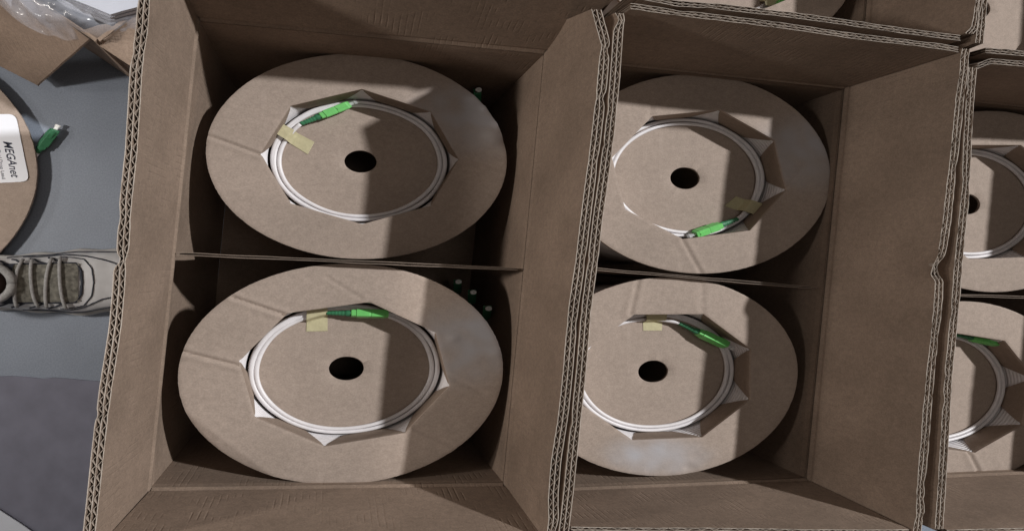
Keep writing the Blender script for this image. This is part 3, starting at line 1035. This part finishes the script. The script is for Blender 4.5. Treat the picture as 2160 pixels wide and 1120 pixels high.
# its label with the printing
lz = zt0 + 0.0016
corners = [(-90, 243), (33, 241), (62, 383), (-60, 389)]
lc = [at(x, y, lz) for x, y in corners]
def rounded(ps, r, n=6):
    out = []
    for i in range(4):
        p = ps[i]; a = ps[i - 1]; b = ps[(i + 1) % 4]
        da = (a - p).normalized(); db = (b - p).normalized()
        for k in range(n + 1):
            t = k / n
            out.append((p + da * r * (1 - t) ** 2 + db * r * t ** 2))
    return out
rp = rounded(lc, 0.012)
lb = MB(); lb.prism([p - Vector((0, 0, 0.0003)) for p in reversed(rp)][::-1], [p + Vector((0, 0, 0.0003)) for p in rp])
label_o = lb.build('label', 'label', reel0['root'], label='white rounded label with dark blue printing')


def printed(text, p0, p1, height, parent, shear=0.0, weight=0.0, z=0.0):
    """text running from p0 to p1 (world), letters 'height' tall to its left-hand side in plan (K wider sideways)"""
    cu = bpy.data.curves.new('lettering', 'FONT')
    cu.body = text; cu.size = 1.0; cu.shear = shear; cu.offset = weight; cu.resolution_u = 3
    tmp = bpy.data.objects.new('lettering_source', cu)
    COL.objects.link(tmp)
    bpy.context.view_layer.update()
    me = bpy.data.meshes.new_from_object(tmp.evaluated_get(bpy.context.evaluated_depsgraph_get()))
    bpy.data.objects.remove(tmp)
    xs = [v.co.x for v in me.vertices]
    x0, x1 = min(xs), max(xs)
    d = p1 - p0
    dv = Vector((d.x / K, d.y)); Ld = dv.length; dv.normalize()
    up = Vector((-dv.y, dv.x))
    o0 = root_loc(parent)
    for v in me.vertices:
        fx = (v.co.x - x0) / (x1 - x0)
        q = Vector((p0.x / K, p0.y)) + dv * Ld * fx + up * (v.co.y / 0.72 * height)
        v.co = Vector((q.x * K, q.y, lz + 0.0006 + z)) - o0
    me.materials.clear(); me.materials.append(M['ink'])
    me.name = 'lettering'
    o = bpy.data.objects.new('lettering', me)
    COL.objects.link(o); o.parent = parent
    return o


def hgt(a, b):
    p, q = at(*a, lz), at(*b, lz)
    return math.hypot((p.x - q.x) / K, p.y - q.y)


printed('MEGAnet', at(7, 299, lz), at(25, 376, lz), hgt((7, 299), (25, 297)), label_o, shear=0.30, weight=0.012)
printed('External Dual Drop Lead', at(-13, 283, lz), at(5, 378, lz), hgt((0, 300), (8, 300)), label_o, weight=0.0)

# plug beside it
t = thing('cable_plug', 'green plug coloured darker for shade, with white cap lying on the grey floor beside the labelled reel', 'plug', tuple(at(95, 300, ZF)), None)
connector(t, at(77, 324, ZF + 0.012), at(116, 274, ZF + 0.012), ZF + 0.012, roll=35, cap='cap_white', boot_len=0.2, body='green_dark')  # body painted darker green in place of shade
mb = MB(); mb.tube([at(40, 372, ZF + 0.008), at(62, 346, ZF + 0.009), at(78, 323, ZF + 0.012)], 0.003, 10); mb.build('jacket', 'cable', t, smooth=True)

# box with a plastic bag, top left
bt = thing('cardboard_box', 'box with folded-out flaps and a plastic bag at the top left corner', 'box', tuple(at(120, -60, ZF)), None)
def slab(name, pts, th, mat, parent, wob=0.0):
    n = 10
    mb = MB()
    up, lo = [], []
    for i in range(n + 1):
        r1, r2 = [], []
        for j in range(n + 1):
            p = pts[0].lerp(pts[1], i / n).lerp(pts[3].lerp(pts[2], i / n), j / n)
            p = p + Vector((0, 0, wob * nz(i * 0.3, j * 0.3, th * 1000)))
            r1.append(p); r2.append(p - Vector((0, 0, th)))
        up.append(r1); lo.append(r2)
    mb.grid(up + list(reversed(lo)), close_v=True)
    w = n + 1; m2 = 2 * w
    for i in range(n):
        for e in (0, n):
            mb.f.append((i * w + e, (i + 1) * w + e, (m2 - 2 - i) * w + e, (m2 - 1 - i) * w + e))
    return mb.build(name, mat, parent)
zb = -0.10
slab('flap', [at(188, 83, zb), at(20, -40, zb), at(-70, 104, -0.24), at(78, 180, -0.27)], 0.005, 'wall_x', bt, 0.004)
slab('flap', [at(222, 84, zb), at(520, -150, zb), at(424, 235, -0.13), at(192, 86, -0.12)], 0.005, 'wall_x', bt, 0.004)  # unseen right end stretched out to block lamp light from the floor
def wall_q(a, b):
    mb = MB()
    n_ = Vector((b.y - a.y, -(b.x - a.x), 0)).normalized() * 0.005
    z0 = Vector((0, 0, ZF + 0.002 - a.z))
    mb.prism([a + z0, b + z0, b + z0 + n_, a + z0 + n_], [a, b, b + n_, a + n_])
    mb.build('side_panel', 'wall_y', bt)
ca, cb_, cc = at(205, 82, zb - 0.004), at(20, -42, zb - 0.004), at(620, -240, zb - 0.004)  # last corner pushed far out of view so the wall stops stray light
wall_q(cb_, ca); wall_q(ca, cc)
cd_ = cb_ + cc - ca
wall_q(cc, cd_); wall_q(cd_, cb_)
mb = MB()
zl = Vector((0, 0, ZF + 0.003 - ca.z)); zh = Vector((0, 0, ZF + 0.008 - ca.z))
mb.prism([p + zl for p in (cb_, ca, cc, cd_)], [p + zh for p in (cb_, ca, cc, cd_)])
mb.build('bottom_panel', 'wall_x', bt)

# bag: stacked white foam sheets and dark lining under a clear film
fs = thing('foam_sheets', 'stack of white foam sheets inside the plastic bag at the top left', 'foam sheets', tuple(at(220, -20, -0.16)), None)
for k in range(4):
    zz = -0.075 - 0.011 * k
    d = 7 * k
    rows = []
    edge = [(60, -60), (100, -25 + d * .6), (140, -6 + d), (185, 12 + d), (232, 31 + d * 1.0), (258, 24 + d * 1.05), (285, 17 + d * 1.1), (330, 5 + d * 1.1)]
    top_, bot_ = [], []
    n = 6
    mb = MB(); up, lo = [], []
    for j in range(n + 1):
        f = j / n
        r1, r2 = [], []
        for (x, y) in edge:
            p = at(lerp(x, x + 30, f), lerp(y, y - 110, f), zz)
            p.z += 0.004 * math.sin(f * 3) + 0.002 * nz(x * .02, f * 3, k)
            r1.append(p); r2.append(p - Vector((0, 0, 0.006)))
        up.append(r1); lo.append(r2)
    mb.grid(up + list(reversed(lo)), close_v=True)
    mb.build('sheet', 'foam', fs, smooth=False)
dk = thing('bag_lining', 'dark bundle under the clear plastic film at the top left', 'bundle', tuple(at(70, -20, -0.2)), None)
mb = MB(); rows = []
for i in range(21):
    r = []
    for j in range(15):
        x = lerp(-60, 235, i / 20); y0 = 58 - 0.0016 * (x - 100) ** 2 - 8
        y = lerp(y0, -120, j / 14)
        p = at(x, y, -0.14)
        p.z += 0.03 * math.sin(math.pi * min(1, j / 6) / 2) + 0.012 * nz(x * 0.02, y * 0.03) - 0.03
        r.append(p)
    rows.append(r)
mb.grid(rows); mb.build('bundle', 'darkbag', dk, smooth=True)
bgo = thing('plastic_bag', 'clear wrinkled plastic film over the foam sheets at the top left corner', 'plastic bag', tuple(at(120, 0, -0.16)), None)
mb = MB(); rows = []
for i in range(61):
    r = []
    x = lerp(-60, 300, i / 60)
    yb = 68 - 0.0034 * (x - 125) ** 2 if x < 125 else 68 - 0.00075 * (x - 125) ** 2
    for j in range(33):
        f = j / 32
        y = lerp(yb, -130, f)
        p = at(x, y, -0.085)
        ridge = 0.0
        for (x0, y0, x1, y1, hh, ww) in ((38, -5, 102, 66, 0.012, 6), (-20, -30, 60, 60, 0.006, 9), (105, 5, 200, 58, 0.008, 9), (-10, 34, 90, 66, 0.006, 5), (150, 40, 250, 52, 0.005, 5)):
            vx, vy = x1 - x0, y1 - y0
            dd = abs((x - x0) * vy - (y - y0) * vx) / math.hypot(vx, vy)
            ridge += hh * math.exp(-(dd / ww) ** 2)
        p.z += 0.03 * math.sin(min(1, f * 4) * math.pi / 2) - 0.03 + ridge + 0.006 * nz(x * 0.04, y * 0.06)
        r.append(p)
    rows.append(r)
mb.grid(rows); mb.build('film', 'film', bgo, smooth=True)

# ------------------------------------------------------------------ sneaker
sh = thing('sneaker', 'white sneaker with grey laces on the floor beside the leftmost box', 'shoe', tuple(at(110, 596, ZF + 0.002)), None)
sx0, sx1 = at(-130, 596, ZF + 0.03), at(345, 592, ZF + 0.03)
SL = sx1.x - sx0.x


def shoe_w(u):       # half widths (far side, near side) along the foot, heel 0 .. toe 1
    pts = [(0, .020, .020), (.08, .034, .034), (.25, .038, .040), (.45, .043, .045), (.62, .049, .050), (.78, .050, .043), (.90, .040, .031), (.97, .023, .018), (1.0, .002, .002)]
    for (a, b, c), (a2, b2, c2) in zip(pts, pts[1:]):
        if u <= a2:
            t = (u - a) / (a2 - a); t = t * t * (3 - 2 * t)
            return lerp(b, b2, t), lerp(c, c2, t)
    return .002, .002


def shoe_h(u):
    pts = [(0, .085), (.2, .088), (.38, .086), (.52, .070), (.68, .056), (.82, .047), (.93, .038), (1.0, .022)]
    for (a, b), (a2, b2) in zip(pts, pts[1:]):
        if u <= a2:
            t = (u - a) / (a2 - a); t = t * t * (3 - 2 * t)
            return lerp(b, b2, t)
    return .022


def shoe_pt(u, v, off=0.0):
    """v: -1 (upper edge in the picture) .. 1"""
    a, b = shoe_w(u)
    h = shoe_h(u) + off
    ang = v * math.pi / 2
    w = a if v < 0 else b
    y = -math.copysign(abs(math.sin(ang)) ** 0.85, v) * (w + off)
    z = 0.018 + (h - 0.018) * abs(math.cos(ang)) ** 0.62
    return Vector((sx0.x + SL * u, sx0.y + y, ZF + 0.002 + z))


mb = MB(); rows = []
for i in range(61):
    u = i / 60
    rows.append([shoe_pt(u, -1 + 2 * j / 36, 0.0006 * nz(u * 30, j * .4)) for j in range(37)])
mb.grid(rows); mb.build('upper', 'shoe', sh, smooth=True)
mb = MB(); rows = []
for z, g in ((0.0, 0.002), (0.004, 0.006), (0.014, 0.0055), (0.022, 0.003), (0.024, -0.004)):
    rows.append([])
    for k in range(80):
        f = k / 40
        u = f if f <= 1 else 2 - f
        a, b = shoe_w(u)
        s = 1 if f <= 1 else -1
        w = a if s > 0 else b
        wv = 0.0012 * math.sin(u * 34)
        rows[-1].append(Vector((sx0.x + SL * (u * 1.02 - 0.01), sx0.y + s * (w + g + wv), ZF + 0.002 + z)))
mb.grid(rows, close_u=True); mb.f.append(tuple(range(79, -1, -1)))
mb.build('sole', 'sole', sh, smooth=True)
# throat: tongue mesh, collar and sock, laces, dark trim lines
mb = MB(); rows = []
for i in range(25):
    u = lerp(0.28, 0.645, i / 24)
    wv = lerp(0.42, 0.36, i / 24)
    rows.append([shoe_pt(u, wv * (-1 + 2 * j / 12), 0.0022 + 0.0012 * nz(u * 60, j * 0.8)) for j in range(13)])
mb.grid(rows); mb.build('tongue', 'shoe_mesh', sh, smooth=True)
mb = MB(); rows = []
for i in range(11):
    u = lerp(0.325, 0.40, i / 10)
    rows.append([shoe_pt(u, 0.40 * (-1 + 2 * j / 10), 0.0036) for j in range(11)])
mb.grid(rows); mb.build('tongue_patch', 'shoe_dark', sh, smooth=True)
mb = MB(); rows = []
for i in range(13):
    a = math.pi * 2 * i / 12
    pass
cxs, cys = at(-58, 597, ZF + 0.09).x, sx0.y
for r, z in ((1.0, 0.082), (0.96, 0.097), (0.80, 0.102), (0.55, 0.103), (0.02, 0.104)):
    rows.append([Vector((cxs + 0.052 * r * math.cos(2 * math.pi * k / 28), cys + 0.030 * r * math.sin(2 * math.pi * k / 28), ZF + z)) for k in range(28)])
mb.grid(rows, close_u=True); mb.build('sock', 'sock', sh, smooth=True)
mb = MB()
mb.tube([Vector((cxs + 0.055 * math.cos(2 * math.pi * k / 28), cys + 0.033 * math.sin(2 * math.pi * k / 28), ZF + 0.092)) for k in range(29)], 0.0055, 8)
mb.build('collar', 'lace', sh, smooth=True)
for k, u in enumerate((0.415, 0.47, 0.525, 0.58)):
    mb = MB()
    pts = []
    for i in range(13):
        v = -0.5 + i / 12
        pts.append(shoe_pt(u + 0.022 * (v if k % 2 else -v), v * 1.05, 0.0042))
    mb.tube(pts, 0.0020, 8); mb.build('lace', 'lace', sh, smooth=True)
def trim(uv, rad=0.0011):
    mb = MB()
    pts = []
    for (u0, v0), (u1, v1) in zip(uv, uv[1:]):
        for i in range(8):
            t = i / 8
            pts.append(shoe_pt(lerp(u0, u1, t), lerp(v0, v1, t), 0.0008))
    pts.append(shoe_pt(*uv[-1], 0.0008))
    mb.tube(pts, rad, 6); mb.build('trim_line', 'shoe_dark', sh, smooth=True)
trim([(.27, -.45), (.35, -.43), (.45, -.42), (.55, -.40), (.63, -.38), (.655, -.2), (.66, .0), (.655, .2), (.63, .38), (.5, .42), (.27, .46)], 0.0016)
for k, u in enumerate((0.33, 0.39, 0.46, 0.53)):
    trim([(u + .05, -.42), (u + .02, -.50), (u, -.60), (u - .02, -.64)], 0.0013)
    trim([(u + .05, .42), (u + .02, .52), (u - .02, .64)], 0.0013)
trim([(.40, -.78), (.55, -.72), (.66, -.62), (.74, -.48), (.80, -.36), (.88, -.33)], 0.0010)
trim([(.40, .78), (.55, .72), (.66, .56), (.74, .38), (.80, .32), (.88, .32)], 0.0010)
trim([(.56, -.62), (.66, -.5), (.70, -.25), (.71, .0), (.70, .25), (.66, .5), (.56, .62)], 0.0008)
trim([(.30, -.95), (.5, -.93), (.62, -.95), (.72, -.88), (.85, -.82)], 0.0010)
trim([(.36, .97), (.5, .94), (.60, .82), (.72, .80), (.85, .66)], 0.0010)

# sheets on the floor
def floor_sheet(name, label, cat, outline, z, mat, wob=0.0):
    pts = [at(x, y, ZF + z) for x, y in outline]
    c = sum(pts, Vector()) / len(pts)
    mb = MB(); mb.prism([p - Vector((0, 0, 0.002)) for p in pts], pts)
    o = mb.build(name, mat)
    o.data.transform(__import__('mathutils').Matrix.Translation(-c)); o.location = c
    tag(o, label, cat)
floor_sheet('floor_cloth', 'grey blue sheet lying flat on the floor below the sneaker', 'sheet',
            [(-60, 1500), (265, 1500), (335, 812), (240, 806), (190, 803), (150, 799), (110, 796), (90, 799), (60, 795), (20, 793), (-60, 795)], 0.003, 'sheet')
floor_sheet('paper_sheet', 'corner of a pale paper sheet at the bottom left corner of the photo', 'paper',
            [(-120, 1400), (150, 1400), (95, 1140), (48, 1107), (0, 1076), (-120, 1010)], 0.008, 'paper')
